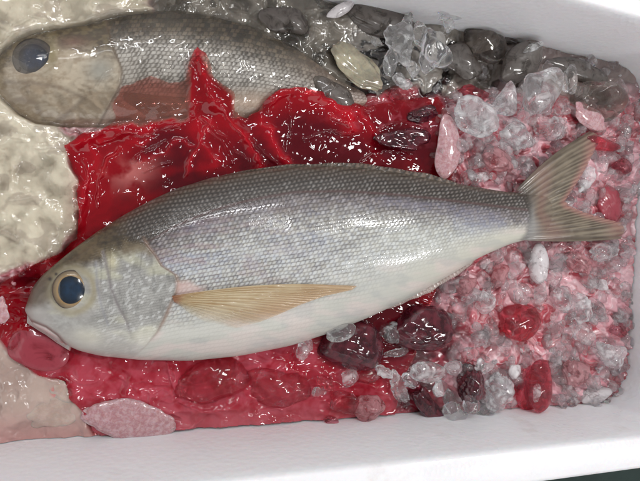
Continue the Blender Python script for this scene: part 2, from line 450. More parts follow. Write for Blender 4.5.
CR_LINES = [([(14, 36), (22, 28), (35, 21), (50, 23), (65, 28), (76, 25), (84, 20)], 2.0, 1.0), ([(268, 84), (276, 86), (282, 89), (294, 87), (306, 88), (310, 80), (316, 74), (326, 72)], 2.0, 1.0),
    ([(0, 22), (12, 30)], 1.6, .6), ([(98, 10), (104, 14)], 1.6, .6), ([(110, 42), (113, 34), (115, 26)], 1.8, .8), ([(100, 92), (106, 82), (114, 78)], 1.8, .8), ([(146, 95), (152, 84), (158, 80)], 1.6, .6),
    ([(163, 80), (172, 70), (178, 66)], 1.6, .6), ([(4, 145), (16, 137), (28, 139)], 1.8, .6), ([(40, 148), (66, 148)], 1.8, .6), ([(14, 200), (36, 196), (44, 205)], 1.6, .5), ([(212, 64), (222, 78), (227, 90)], 1.6, .7),
    ([(6, 232), (20, 238)], 1.6, .5), ([(20, 60), (30, 66)], 1.2, .4), ([(46, 42), (54, 38)], 1.4, .5), ([(60, 5), (74, 0)], 1.6, .6), ([(228, 2), (244, 12), (262, 12)], 2.0, .6)]
zc = cover+.0008*(wr-.5)
for pts, w, hh in CR_LINES: zc = zc+.0015*hh*np.exp(-(pdist(FX+2*(vn(FX/9, FY/9, 3)-.5), FY+2*(vn(FX/9, FY/9, 4)-.5), pts)/(w*.85))**2)
keep = psd(FX, FY, FILM) > 0
p0 = W(FX, FY, REF); Vf = np.stack([p0[..., 0], p0[..., 1], zc+.0009], -1)
keep &= (Vf[..., 1] < YT-.003) & (Vf[..., 0] > XL+.004)
Ff = grid_faces(*FX.shape, keep=keep, flip=True)
Vf2, Ff2, _ = compact(Vf.reshape(-1, 3), Ff)
film = mesh_obj('clear_film', Vf2, Ff2, mat_film('clear_plastic_film', .085, (.66, .57, .45), glossmul=1.1), origin=(-.12, .06, -.01))
tag(film, 'crinkled wet clear plastic film over the buried fish and cream ice', 'plastic film')

zs = blur(cover, 4)+.0007+.0016*(ridge(FX/30, FY/30, 2, 411)-.5)+.0004*(ridge(FX/11, FY/11, 2, 431)-.5)
fold = np.zeros(FX.shape)
QX = FX+16*(fbm(FX/16, FY/16, 3, 71)-.5); QY = FY+16*(fbm(FX/16, FY/16, 3, 72)-.5)
for pts, w, hh in FOLDS: fold = np.maximum(fold, .75*hh*np.exp(-np.abs(pdist(QX, QY, pts)/(w*1.2))**1.4)*(.5+fbm(FX/20, FY/20, 2, 73)))
zs = zs+.001*fold
CREASE = [[(204, 118), (218, 136), (232, 150), (246, 162)], [(221, 108), (232, 128), (248, 146), (264, 168)], [(210, 132), (222, 148), (232, 164)], [(130, 162), (146, 150), (166, 142)], [(146, 172), (158, 165), (170, 162)],
  [(100, 142), (125, 136), (150, 134), (180, 127)], [(98, 205), (100, 180), (108, 160), (122, 150)], [(84, 160), (90, 180), (86, 204)], [(288, 96), (290, 120), (287, 150)], [(268, 112), (275, 100), (290, 97)], [(330, 118), (345, 124), (352, 132)],
  [(345, 100), (360, 108), (372, 112)], [(300, 140), (330, 130), (350, 136)], [(250, 140), (262, 152), (280, 170)], [(380, 130), (400, 122), (425, 130)], [(360, 160), (385, 150), (410, 158)], [(225, 352), (238, 362), (232, 378)],
  [(178, 402), (200, 412), (222, 410), (236, 398)], [(168, 360), (172, 382), (182, 398)], [(246, 384), (252, 376), (256, 370)], [(255, 412), (280, 408), (296, 398), (312, 396)], [(208, 380), (214, 374), (228, 371)], [(4, 282), (20, 272), (40, 276)]]
crease = np.zeros(FX.shape)
for pts in CREASE: crease = np.maximum(crease, np.exp(-(pdist(.5*QX+.5*FX, .5*QY+.5*FY, pts)/1.5)**2))
zs = zs+.0008*crease+ss(245, 262, FY)*.0030*(ridge(FX/24+.6*fbm(FX/20, FY/20, 2, 881), FY/15, 2, 883)-.5)
up = ss(262, 245, FY-.0*FX)  # upper half of the sheet
zs = zs+.0013*up
wxx = FX+10*(fbm(FX/14, FY/14, 3, 7)-.5); wyy = FY+10*(fbm(FX/14, FY/14, 3, 8)-.5)
sd = psd(wxx*.5+FX*.5, wyy*.5+FY*.5, SHEET)
b1 = fbm(wxx/17, wyy/17, 4, 501); b2 = fbm(wxx/7, wyy/7, 3, 511)
bright = np.array([.43, .005, .014]); maroon = np.array([.085, .002, .006]); pink = np.array([.40, .055, .08]); rose = np.array([.50, .16, .15])
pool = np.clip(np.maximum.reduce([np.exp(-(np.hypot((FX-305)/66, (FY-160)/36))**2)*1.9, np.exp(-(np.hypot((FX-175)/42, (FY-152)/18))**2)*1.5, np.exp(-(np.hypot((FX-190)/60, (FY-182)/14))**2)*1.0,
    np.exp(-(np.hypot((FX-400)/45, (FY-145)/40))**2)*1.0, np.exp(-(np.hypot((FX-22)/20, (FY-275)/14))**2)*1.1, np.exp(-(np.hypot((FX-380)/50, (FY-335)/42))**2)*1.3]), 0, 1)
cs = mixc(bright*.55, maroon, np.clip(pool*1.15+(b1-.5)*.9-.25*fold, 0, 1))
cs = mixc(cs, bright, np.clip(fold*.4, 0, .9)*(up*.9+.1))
cs = mixc(cs, rose, np.exp(-(np.hypot((FX-132-(172-FY)*.4)/20, (FY-172)/15))**2)*.75*ss(.3, .6, b1))
low = ss(330, 350, FY)*(1-pool)
lowc = mixc([.30, .010, .022], pink, ss(.32, .66, b1*.6+b2*.4))
lowc = mixc(lowc, [.42, .10, .12], ss(395, 425, FY+12*(b1-.5))*.6)
cs = mixc(cs, lowc, low)
rmask = np.exp(-(np.hypot((FX-400)/60, (FY-125)/22))**2)
cs = mixc(cs, [.30, .05, .07], rmask*ss(.5, .7, b2)*.6)
edge = np.where(FY < 128, ss(0, 11, sd), ss(0, 7, sd))
alpha = .93+.07*ss(.3, .6, b1); 
onfish = ss(-2, 4, psd(wxx, wyy, [(138, 60), (260, 60), (262, 110), (236, 118), (205, 118), (150, 124), (110, 130), (100, 100)]))
tri = ss(-1, 4, psd(FX, FY, [(186, 128), (187, 66), (195, 50), (208, 78), (232, 98), (236, 128)]))
alpha = alpha*(1-onfish*.82*(1-tri*.68*ss(52, 84, FY)))
cs = mixc(cs, [.42, .20, .16], onfish*(1-tri))
alpha = np.clip(alpha*(.55+.45*edge), 0, 1)
tint = mixc([.86, .22, .24], [.80, .04, .07], edge*(.25+.75*tri)); tint = mixc(tint, [.84, .52, .48], onfish*(1-tri))
keep = sd > 0
p0 = W(FX, FY, REF); Vs = np.stack([p0[..., 0], p0[..., 1], zs], -1)
keep &= (Vs[..., 1] > YB+.0035)
Fs = grid_faces(*FX.shape, keep=keep, flip=True)
Vs2, Fs2, (cs2, al2, ti2) = compact(Vs.reshape(-1, 3), Fs, cs.reshape(-1, 3), alpha.reshape(-1), tint.reshape(-1, 3))
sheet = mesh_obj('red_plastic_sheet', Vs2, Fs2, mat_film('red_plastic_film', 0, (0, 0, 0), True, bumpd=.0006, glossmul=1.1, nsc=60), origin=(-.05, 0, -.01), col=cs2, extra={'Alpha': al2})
a = sheet.data.color_attributes.new('Tint', 'FLOAT_COLOR', 'POINT')
tt = np.ones((len(ti2), 4), np.float32); tt[:, :3] = ti2; a.data.foreach_set('color', tt.ravel())
tag(sheet, 'wrinkled wet red plastic sheet under the whole fish', 'plastic sheet')

# ------------------------------------------------------------------ fish bodies
def scale_field(px, py, v, half, size=4.3, taper=True, lat=None):
    """scale lattice: returns saw (height 0..1), edge darkness, random per scale"""
    s0 = px[:, :1]
    g = (np.clip(half[:, :1]/80, 0, 1)**.45)*.5+.5 if taper else np.ones_like(s0)
    dx = np.gradient(s0[:, 0])
    a = (np.cumsum(dx/(size*g[:, 0])))[:, None]+0*py
    b = v*(half[:, :1]/(size*.86*g))+.9*(fbm(px/38, py/30, 2, 777)-.5)
    a = a+.018*b*b*.3+.25*b+1.2*(fbm(px/45, py/30, 2, 778)-.5)
    row = np.floor(b); fb = b-row
    a2 = a+.5*(row % 2)
    t = a2+.15*(2*fb-1)**2+.15*(fb-.5)+.22*(vn(px/3.1, py/3.1, 55)-.5)
    ia = np.floor(t); saw = t-ia
    rnd = hsh(ia, row, 77)
    edge = np.maximum(ss(.80, .98, saw)*.8, ss(.30, .5, np.abs(fb-.5)))
    return saw, edge, rnd, fb

def build_body(name, parent, origin, top, bot, z0, T, hnorm, shade, mat, dpx=.5, nv=380):
    x0, x1 = top[0][0], top[-1][0]
    s = np.concatenate([x0+9*(1-np.cos(np.linspace(0, math.pi/2, 26)))[:-1], np.arange(x0+9, x1, dpx), [x1]])
    th = np.linspace(-math.pi/2, math.pi/2, nv)
    v = np.sin(th)*.75+np.sign(th)*(np.abs(th)/(math.pi/2))*.25
    PX = s[:, None]+0*v[None]; mid, half = prof(PX, top, bot)
    Vv = v[None]+0*PX; PY = mid+half*Vv
    t = T*np.clip(half/hnorm, 0, 1)**.8
    t = t*np.sqrt(np.clip(1-((PX-(x1-24))/24).clip(0, 1)**2, 0, 1)) if name and top is TOP1 else t
    z = z0+t*np.clip(1-np.abs(Vv)**2.3, 0, 1)**.5
    disp, col = shade(PX, PY, Vv, half)
    fade = np.clip((1-np.abs(Vv))*12, 0, 1)
    pos = W(PX, PY, z+disp*fade)
    # underside, coarse
    su = s[::8] if (len(s)-1) % 8 == 0 else np.append(s[::8], s[-1])
    n1, n2 = PX.shape
    low = W(PX, PY, z0*np.ones_like(z)); low[..., 2] = z0-t*.8*np.clip(1-np.abs(Vv)**2.3, 0, 1)**.5
    li = np.arange(0, n1, 6); lj = np.unique(np.append(np.arange(0, n2, 6), n2-1))
    if li[-1] != n1-1: li = np.append(li, n1-1)
    low = low[np.ix_(li, lj)]; lcol = col[np.ix_(li, lj)]
    Vall = np.concatenate([pos.reshape(-1, 3), low.reshape(-1, 3)]); F1 = grid_faces(n1, n2, flip=True)
    F2 = grid_faces(len(li), len(lj)) + n1*n2
    return mesh_obj(name, Vall, np.concatenate([F1, F2]), mat, parent, origin, col=np.concatenate([col.reshape(-1, 3), lcol.reshape(-1, 3)]))

LINE1 = [(100, 252), (120, 246), (147, 243), (170, 229), (195, 217), (220, 208), (250, 200), (294, 192), (340, 191), (390, 194), (430, 198), (480, 204), (520, 209), (548, 213)]
OPER = [(225, 138), (236, 142), (246, 147), (256, 155), (266, 161), (275, 175), (284, 178), (292, 176), (304, 170), (318, 164), (332, 157), (346, 146), (362, 128)]

def shade1(px, py, v, half):
    saw, edge, rnd, fb = scale_field(px, py, v, half, 4.6)
    L = interp(px, LINE1, 6); d = py-L
    w = (v+1)/2
    n = fbm(px/30, py/14, 4, 5); nf = fbm(px/5, py/3, 3, 6); nb = fbm(px/60, py/22, 3, 44)
    # head mask
    xe = np.interp(py+0*px, [p[0] for p in OPER], [p[1] for p in OPER])
    xe = np.where(py < 236, 138-(236-py)*.35, xe)
    hw = 1.5+14*ss(246, 234, py)
    head = ss(hw, -hw, px-xe+hw-1.5)
    # trunk
    back = mixc([.034, .024, .018], [.175, .155, .14], np.clip(np.exp(-((saw-.45)/.24)**2-((fb-.5)/.27)**2)*(.6+.6*rnd*ss(.3, .6, n)+.4*nf), 0, 1))
    flank = mixc([.15, .14, .15], [.49, .505, .515], ss(.12, .92, (rnd-.3)*.34+n*.30+.12+.40*np.exp(-((saw-.42)/.27)**2-((fb-.5)/.40)**2)+.15*ss(20, 75, d)))
    belly = np.array([.47, .465, .42])
    blue = np.array([.30, .33, .44]); purp = np.array([.33, .24, .27]); yel = np.array([.56, .52, .38])
    rowp = ss(.62, .80, fbm(px/9, py/40, 2, 171))*ss(.55, .95, np.abs(fb-.5)*2)
    flank = mixc(flank, blue, ss(.42, .68, nb)*.6*ss(90, 10, d)); flank = mixc(flank, purp, ss(.5, .68, fbm(px/28, py/7, 3, 71))*.5*ss(340, 200, px))
    flank = mixc(flank, yel, (hsh(np.floor(px/3), np.floor(py/2.5), 4)*.3))
    flank = mixc(flank, flank*np.array([.42, .35, .38]), ss(40, 0, d)*.95); flank = mixc(flank, [.30, .20, .24], rowp*.4*ss(330, 200, px)); flank = mixc(flank, [.55, .57, .52], ss(300, 420, px)*.35*ss(10, 40, d))
    c = mixc(back, flank, ss(-2, 9, d+6*(nf-.5)))
    wb = ss(.60, .88, w+.10*(n-.5))
    c = mixc(c, belly, wb)
    c = mixc(c, [.62, .58, .44], ss(.55, .8, w)*ss(380, 470, px)*.25*nb*2)
    c = mixc(c, [.60, .50, .47], wb*ss(.42, .7, fbm(px/30, py/12, 3, 74))*.55)
    c = mixc(c, [.33, .34, .34], wb*ss(.45, .75, fbm(px/18, py/9, 3, 75))*.35)
    c = mixc(c, [.14, .115, .10], ss(-1, -.8, -0*v)*0)
    topdark = ss(.10, .0, w); c = mixc(c, [.11, .085, .06], topdark*.6)
    # scale edges
    dash = (hsh(np.floor(px/11+py/31), np.floor(v*half/3.4), 8) > .35)
    ed = edge*(.66*(1-wb)+.14)*(.65+.45*dash)*(1-.55*ss(300, 420, px)*ss(.3, .6, w))
    c = mixc(c, c*np.array([.30, .27, .26]), ed)
    spark = (rnd > .72)*ss(.1, .4, saw)*ss(.8, .5, saw)*(1-wb)
    c = mixc(c, [.80, .80, .80], spark*.08*ss(-30, 5, d))
    # line
    ln = np.exp(-(d/1.3)**2)*ss(135, 165, px)
    c = mixc(c, [.07, .03, .028], ln*.8)
    # head colours
    nff = fbm(px/2.2, py/1.6, 2, 661)
    cheek = mixc([.27, .262, .245], [.47, .465, .44], ss(.2, .8, n*.35+nf*.25+nff*.15))
    hs, he, hr, _ = scale_field(px, py, v, half, 3.1, taper=False)
    ck = ss(86, 100, px)
    cheek = mixc(cheek, cheek*.55, he*.75*ck); cheek = mixc(cheek, [.22, .21, .21], (hr > .72)*.35*ck*ss(.6, .45, w)); cheek = mixc(cheek, [.74, .74, .73], (hr < .15)*.3*ck)
    cheek = mixc(cheek, [.66, .64, .42], ss(.55, .7, nb)*.3)
    crown = mixc([.038, .026, .014], [.11, .078, .04], ss(.3, .75, nf*.5+n*.5))
    hline = interp(px, [(20, 312), (40, 306), (52, 300), (60, 268), (92, 266), (110, 256), (150, 246), (200, 240)], 4)
    hd = mixc(crown, cheek, ss(-7, 9, py-hline+7*(nf-.5)))
    hd = mixc(hd, [.26, .22, .13], np.exp(-((np.hypot(px-72, py-290)-22)/4.5)**2)*.75); hd = mixc(hd, [.62, .56, .34], np.exp(-(np.hypot((px-112)/6, (py-262)/9))**2)*.6); hd = mixc(hd, [.70, .66, .45], np.exp(-(np.hypot((px-88)/14, (py-338)/8))**2)*.4)
    hd = mixc(hd, hd*.6, ss(.55, .75, fbm(px/3.5, py/12, 3, 881))*.6*ss(86, 96, px)*ss(330, 300, py))
    sn = ss(58, 36, px); hd = mixc(hd, [.34, .32, .30], sn*ss(300, 312, py)); hd = mixc(hd, [.11, .085, .065], sn*ss(314, 298, py)*.85)
    hd = mixc(hd, [.48, .46, .42], ss(320, 348, py)*.7); hd = hd*(.82+.36*fbm(px/16, py/11, 3, 995)[..., None]); hd = mixc(hd, [.30, .28, .26], np.exp(-(pdist(px, py, [(78, 318), (92, 314), (100, 300), (98, 280)])/2.2)**2)*.45)
    pre = [(103, 252), (107, 268), (111, 288), (118, 306), (127, 322), (131, 338)]
    dp = pdist(px, py, pre); hd = mixc(hd, [.16, .14, .14], np.exp(-(dp/1.8)**2)*.9*(.6+.4*nf)*ss(345, 318, py))
    dp2 = pdist(px, py, [(96, 262), (97, 285), (101, 305), (108, 325)]); hd = mixc(hd, [.22, .22, .24], np.exp(-(dp2/1.6)**2)*.5)
    dn = pdist(px, py, [(126, 250), (140, 247), (150, 252)]); hd = mixc(hd, [.16, .12, .07], np.exp(-(dn/5)**2)*.7)
    mouth = [(24, 319), (34, 322), (46, 327), (57, 335), (66, 345)]
    dm = pdist(px, py, mouth); hd = mixc(hd, [.14, .07, .06], np.exp(-(dm/1.3)**2)*.8)
    jaw = psd(px, py, [(20, 320), (34, 323), (46, 328), (57, 336), (68, 350), (40, 345), (20, 330)])
    hd = mixc(hd, [.66, .54, .52], ss(-1, 2, jaw)*.85)
    for (nx, ny, r) in ((50, 279, 2.2), (56, 274, 1.6)): hd = mixc(hd, [.02, .015, .012], np.exp(-(np.hypot(px-nx, py-ny)/r)**2))
    c = mixc(c, hd, head)
    edgeline = np.exp(-((px-xe-1)/2.2)**2)*ss(232, 244, py)*ss(345, 320, py)
    c = mixc(c, [.20, .125, .085], edgeline*.75)
    axil = psd(px, py, [(176, 282), (188, 280), (205, 290), (192, 302), (176, 300)]); c = mixc(c, [.58, .40, .36], ss(-3, 4, axil)*.6)
    # displacement
    disp = (1-head)*(.00006+.00006*ss(10, -4, d))*(saw*.9-.4*edge)*(1-.6*wb)+head*ck*.00008*(hs-he)
    disp = disp+.0010*head*np.exp(-np.clip(xe-px, 0, 99)/22)*ss(225, 250, py)*ss(365, 340, py)
    disp = disp-.0003*np.exp(-(dp/2.5)**2)*head*ss(345, 315, py)+.0004*head*np.exp(-((dp-6)/5)**2)*(px > 110)-.0002*np.exp(-(dp2/2.0)**2)*head-.0009*np.exp(-(dm/1.6)**2)*head-.00005*ln
    disp = disp-.0016*np.exp(-(np.hypot(px-71, py-290)/17)**6)*head+.0002*np.exp(-((np.hypot(px-71, py-290)-22)/4)**2)*head
    disp = disp+.0006*(fbm(px/40, py/30, 2, 61)-.5)
    return disp, c

print('fish')
O1 = np.array([.03, -.01, -.016])
fish = empty('whole_fish', tuple(O1), 'whole silver fish with dark scaly back lying on the red plastic sheet', 'fish')
skin = mat_skin('wet_silver_skin', .50, .04, .5)
build_body('body', fish, O1, TOP1, BOT1, Z1, T1, 95., shade1, skin)

def z_on1(px, py): return ztop(np.asarray(px, float), np.asarray(py, float), TOP1, BOT1, Z1, T1)

def eye(parent, origin, cx, cy, rx, ry, z, hgt, cols, prx, pry, pcol, pup_name='pupil', dull=0):
    nr, na = 40, 72
    r = np.linspace(0.001, 1, nr)[:, None]; a = np.linspace(0, 2*math.pi, na)[None]
    X = cx+rx*r*np.cos(a); Y = cy+ry*r*np.sin(a)
    zz = z+hgt*np.sqrt(np.clip(1-(r*.96)**2, 0, 1))+0*a
    n = fbm(X/3, Y/3, 3, 9)
    rr = r+0*a
    c = mixc(cols[0], cols[1], ss(.62, .72, rr)); c = mixc(c, cols[2], ss(.72, .86, rr+.12*(n-.5))); c = mixc(c, cols[3], ss(.88, 1.0, rr))
    c = c*(.8+.4*n[..., None])
    m = mat_skin('eye_iris', .4, .0, .25, .00002) if 'eye_iris' not in bpy.data.materials else bpy.data.materials['eye_iris']
    if dull: m = bpy.data.materials.get('dull_eye') or mat_skin('dull_eye', .6, 0, .0)
    if dull: m.node_tree.nodes['Principled BSDF'].inputs['Specular IOR Level'].default_value = .1
    e = mesh_obj('eye', W(X, Y, zz).reshape(-1, 3), grid_faces(nr, na, flip=False), m, parent, origin, col=c.reshape(-1, 3))
    X = cx+prx*r*np.cos(a)+.5; Y = cy+pry*r*np.sin(a)*(1-.10*np.cos(a))
    rl = r*(prx/rx)
    zz = z+.00018+hgt*np.sqrt(np.clip(1-(rl*.96)**2, 0, 1))*1.0+0*a
    c = mixc(pcol, np.array(pcol)*.35, ss(.5, 1, r+0*a)); c = c*(.6+.8*fbm(X/4, Y/4, 3, 19)[..., None])
    mp = mat_skin('eye_lens', .12, 0, 1.0, .00002) if 'eye_lens' not in bpy.data.materials else bpy.data.materials['eye_lens']
    if dull: mp = m
    mesh_obj(pup_name, W(X, Y, zz).reshape(-1, 3), grid_faces(nr, na), mp, e, (0, 0, 0) if False else origin, col=c.reshape(-1, 3))
    return e
ez = float(z_on1(71, 290))-.0022
eye(fish, O1, 71, 290, 19, 20, ez, .0034, [(.02, .02, .02), (.27, .17, .07), (.17, .12, .065), (.04, .03, .025)], 13.2, 13.8, (.004, .018, .042))

def fin_mat(name, alpha_attr=True, rough=.3):
    N = NT(name); c = N.attr('Col').outputs['Color']; a = N.attr('Alpha').outputs['Fac']
    p = N.n('ShaderNodeBsdfPrincipled', **{'Base__Color': c, 'Roughness': rough, 'Coat__Weight': .6, 'Coat__Roughness': .08,
        'Normal': N.bump(N.noise(700, 3), .0002, .5)})
    tl = N.n('ShaderNodeBsdfTranslucent', Color=c)
    t = N.n('ShaderNodeBsdfTransparent')
    return N.done(N.mix(a, t.outputs[0], N.mix(.25, p.outputs[0], tl.outputs[0])))
finm = fin_mat('fin_membrane')

def sheet_fin(name, parent, origin, base, edge, zf, rays, colf, nu=160, nr=200, lift=.0006, thick=.0004):
    """fan between a base curve and an edge curve; q runs across the rays, r along them"""
    qv = np.linspace(0, 1, nr); rv = np.linspace(0, 1, nu)
    def cur(pts):
        p = np.array(pts, float); s = np.concatenate([[0], np.cumsum(np.hypot(*np.diff(p, axis=0).T))]); s /= s[-1]
        return np.interp(qv, s, p[:, 0]), np.interp(qv, s, p[:, 1])
    bx_, by_ = cur(base); ex, ey = cur(edge)
    R, Q = np.meshgrid(rv, qv, indexing='ij')
    X = bx_*(1-R)+ex*R; Y = by_*(1-R)+ey*R
    ray = .5+.5*np.cos(2*math.pi*Q*rays)
    br = .5+.5*np.cos(2*math.pi*Q*rays*2+1.3)
    ray = ray*(1-ss(.4, .9, R))+br*ss(.4, .9, R)
    z, X, Y = zf(X, Y, R, Q)
    z = z+lift*ray*.5
    c, al = colf(X, Y, R, Q, ray)
    top = W(X, Y, z).reshape(-1, 3); bot = top-np.array([0, 0, thick])
    F = grid_faces(nu, nr); n = nu*nr
    Fb = F[:, ::-1]+n
    i = np.arange(n).reshape(nu, nr)
    loop = np.concatenate([i[0, :], i[1:, -1], i[-1, -2::-1], i[-2:0:-1, 0]])
    side = np.stack([loop, loop+n, np.roll(loop, -1)+n, np.roll(loop, -1)], -1)
    return mesh_obj(name, np.concatenate([top, bot]), np.concatenate([F, Fb, side]), finm, parent, origin,
                    col=np.concatenate([c.reshape(-1, 3)]*2), extra={'Alpha': np.concatenate([al.ravel()]*2)})

# pectoral fin
def zp(X, Y, R, Q):
    Y = Y-6*np.sin(R*math.pi)*(1-Q)**2
    z = np.maximum(z_on1(X, Y), Z1+.008)+.0011+.0010*np.sin(R*3.0)*(1-.5*R)
    return z, X, Y
def cp(X, Y, R, Q, ray):
    n = fbm(X/14, Y/8, 3, 8)
    n = .5*n+.5*fbm(R*6, Q*40, 2, 68); c = mixc([.46, .30, .13], [.68, .56, .36], ss(.15, .85, ray*.35+n*.7))
    c = mixc(c, [.66, .58, .40], ss(.4, .95, Q+.3*(n-.5))*.8); c = mixc(c, [.40, .15, .08], ss(.10, .0, R)*.8)
    c = mixc(c, [.60, .36, .18], ss(.55, 1, R)*.6)
    al = (.80-.66*ss(.25, .95, Q+.2*(n-.5))-.25*ss(.5, 1, R))*(.78+.22*ray)
    return c, al
sheet_fin('pectoral_fin', fish, O1, [(172, 296), (174, 302), (180, 306)], [(357, 286), (352, 290), (325, 296), (300, 305), (280, 314), (260, 322), (236, 328), (214, 327), (198, 320), (187, 311)],
          zp, 15, cp)
# tail
def zt(X, Y, R, Q):
    base = Z1+.0030-.001*R+.0035*np.sin(R*1.6)*np.abs(Q-.5)*1.5
    bow = np.sin(R*math.pi)
    X2 = X-2*bow*(Q < .5)*(1-2*Q)
    return np.maximum(base+.0006*np.sin(Q*9+R*4), z_on1(X2, Y)+.0006), X-2*bow*(Q < .5)*(1-2*Q), Y+bow*(-4*(Q < .5)*(1-2*Q)+2*(Q > .5)*(2*Q-1))
def ct(X, Y, R, Q, ray):
    n = fbm(X/9, Y/9, 3, 18)
    n = .6*n+.4*fbm(R*9, Q*90, 2, 58); c = mixc([.13, .095, .065], [.38, .31, .22], ss(.15, .85, ray*.4+n*.7)); c = c*.72; c = mixc(c, mixc([.13, .105, .085], [.42, .41, .40], ss(.15, .75, Q)), ss(.30, .05, R))
    c = mixc(c, [.48, .22, .19], ss(.78, 1.0, R+.1*(n-.5))*ss(.0, .25, np.minimum(Q, 1-Q)+.08)*.75)
    c = mixc(c, [.30, .15, .13], np.exp(-((R-.33)/.12)**2)*.45)
    c = mixc(c, [.06, .04, .025], (ss(.06, 0, Q)+ss(.94, 1, Q))*.5)
    al = ss(0, .16, R+.08*(n-.5))*(.96-.25*(1-ray)*ss(.3, 1, R))-.55*ss(.93, 1.02, R+.06*(n-.5))*(1-ray*.5)
    return c, al
sheet_fin('tail_fin', fish, O1, [(514, 192), (522, 199), (526, 207), (528, 215), (526, 225), (522, 233), (516, 240)],
          [(590, 131), (597, 134), (595, 150), (587, 166), (579, 180), (570, 193), (565, 201), (570, 206), (581, 211), (593, 215), (607, 219), (622, 223), (625, 230), (621, 239)], zt, 14, ct, nr=300, lift=.0006, thick=.0006)
# folded dorsal and anal fin, ragged low strips along the outline
def strip_fin(name, pts, hgt, colr, z, sgn):
    def zf(X, Y, R, Q): return z+.0010*R+.0003*np.sin(Q*31)*R, X, Y
    def cf(X, Y, R, Q, ray):
        n = fbm(X/6, Y/4, 3, 28); c = mixc(colr[0], colr[1], ss(.2, .8, ray*.6+n*.4)); return c, .95-.4*ss(.6, 1, R)
    p = np.array(pts, float); k = np.linspace(0, 1, 40)
    s = np.linspace(0, 1, len(p)); bxx = np.interp(k, s, p[:, 0]); byy = np.interp(k, s, p[:, 1])
    hh = hgt*np.sin(np.clip(k, 0, 1)*math.pi)**.5*(.8+.2*np.sin(k*17)+.1*np.sin(k*41))
    return sheet_fin(name, fish, O1, list(zip(bxx, byy-sgn*3)), list(zip(bxx+2, byy+sgn*hh)), zf, 26, cf, nu=16, nr=260, lift=.0003)
strip_fin('dorsal_fin', [(240, 172), (290, 166), (340, 165.5), (385, 169), (425, 176), (455, 183)], 3.6, ([.06, .045, .035], [.22, .16, .12]), Z1+.0035, -1)
strip_fin('anal_fin', [(384, 309), (405, 300), (430, 288), (452, 275), (472, 262)], 3.4, ([.40, .29, .26], [.52, .44, .40]), Z1-.001, 1)

def zj(X, Y, R, Q): return Z1-.003+.0045*np.sin(R*math.pi)**.7*np.sin(np.clip(Q, .02, .98)*math.pi)**.5, X, Y
def cj(X, Y, R, Q, ray):
    n = fbm(X/5, Y/5, 3, 38)
    return mixc(mixc([.42, .35, .33], [.56, .51, .48], n), [.50, .12, .12], ss(.62, .72, fbm(X/6, Y/4, 2, 39))*.7), 1+0*R
sheet_fin('lower_jaw', fish, O1, [(27, 314), (36, 317), (48, 323), (60, 331), (72, 343)], [(27, 323), (36, 329), (46, 335), (57, 343), (70, 351)], zj, 3, cj, nu=24, nr=90, lift=.0001, thick=.004)
# ---- second fish
LINE2 = [(100, 40), (130, 34), (180, 34), (240, 46), (300, 66), (372, 92)]
def shade2(px, py, v, half):
    saw, edge, rnd, fb = scale_field(px, py, v, half, 5.2)
    w = (v+1)/2; n = fbm(px/25, py/14, 4, 105); nf = fbm(px/5, py/3, 3, 106)
    L = interp(px, LINE2, 6); d = py-L
    back = mixc([.018, .011, .007], [.15, .11, .07], ss(.2, .8, rnd*.6+nf*.4)*ss(.02, .2, saw))
    flank = mixc([.09, .075, .068], [.56, .53, .50], ss(.15, .85, rnd*.45+n*.3+.45*np.exp(-((saw-.45)/.25)**2)))
    c = mixc(back, flank, ss(-8, 20, d+6*(nf-.5)))
    c = mixc(c, c*np.array([.25, .22, .2]), edge*.9*ss(1, .7, w))
    c = mixc(c, [.52, .38, .30], ss(.60, .85, w+.1*(n-.5)))
    c = mixc(c, [.30, .20, .16], ss(270, 350, px)*.5)
    xe = interp(py, [(0, 104), (30, 108), (50, 114), (70, 122), (85, 120), (100, 112), (130, 96)], 3)
    head = ss(2, -2, px-xe)
    cheek = mixc([.44, .34, .24], [.64, .55, .43], ss(.35, .7, n*.5+nf*.5))
    crown = mixc([.06, .04, .02], [.19, .14, .07], ss(.3, .7, nf))
    hl = interp(px, [(-20, 78), (10, 62), (30, 40), (60, 42), (85, 48), (120, 54)], 4)
    hd = mixc(crown, cheek, ss(-8, 12, py-hl+8*(nf-.5)))
    hd = mixc(hd, [.30, .33, .33], np.exp(-(np.hypot((px-100)/14, (py-70)/14))**2)*.7)
    hd = mixc(hd, [.22, .10, .07], np.exp(-(np.hypot((px-74)/16, (py-42)/6))**2)*.8)
    hd = mixc(hd, [.34, .30, .10], np.exp(-(np.hypot((px-52)/6, (py-52)/14))**2)*.5)
    dm = pdist(px, py, [(5, 82), (30, 82), (60, 88), (84, 98), (62, 118), (44, 128)]); hd = mixc(hd, [.16, .11, .08], np.exp(-(dm/2.6)**2)*.5)
    dj = pdist(px, py, [(10, 104), (22, 98), (36, 104), (44, 120)]); hd = mixc(hd, [.15, .10, .08], np.exp(-(dj/3.0)**2)*.35)
    c = mixc(c, hd, head)
    c = mixc(c, [.12, .075, .05], np.exp(-((px-xe)/2.5)**2)*.6)
    disp = (1-head)*.00020*(saw-.4*edge)+.0010*head*np.exp(-np.clip(xe-px, 0, 99)/20)-.0003*np.exp(-(dm/3)**2)*head
    disp = disp-.0014*np.exp(-(np.hypot(px-33, py-58)/20)**6)*head
    return disp, c
O2 = np.array([-.08, .075, -.03])
fish2 = empty('buried_fish', tuple(O2), 'second fish with a cloudy blue eye, buried under clear film behind', 'fish')
build_body('body', fish2, O2, TOP2, BOT2, Z2, T2, 60., shade2, mat_skin('dull_fish_skin', .45, .1, .2), dpx=.6, nv=240)
ez2 = float(ztop(np.array(33.), np.array(58.), TOP2, BOT2, Z2, T2))-.0018
eye(fish2, O2, 33, 58, 21, 20, ez2, .0018, [(.01, .02, .03), (.05, .05, .06), (.08, .07, .07), (.03, .025, .02)], 15, 14, (.004, .028, .085), dull=1)
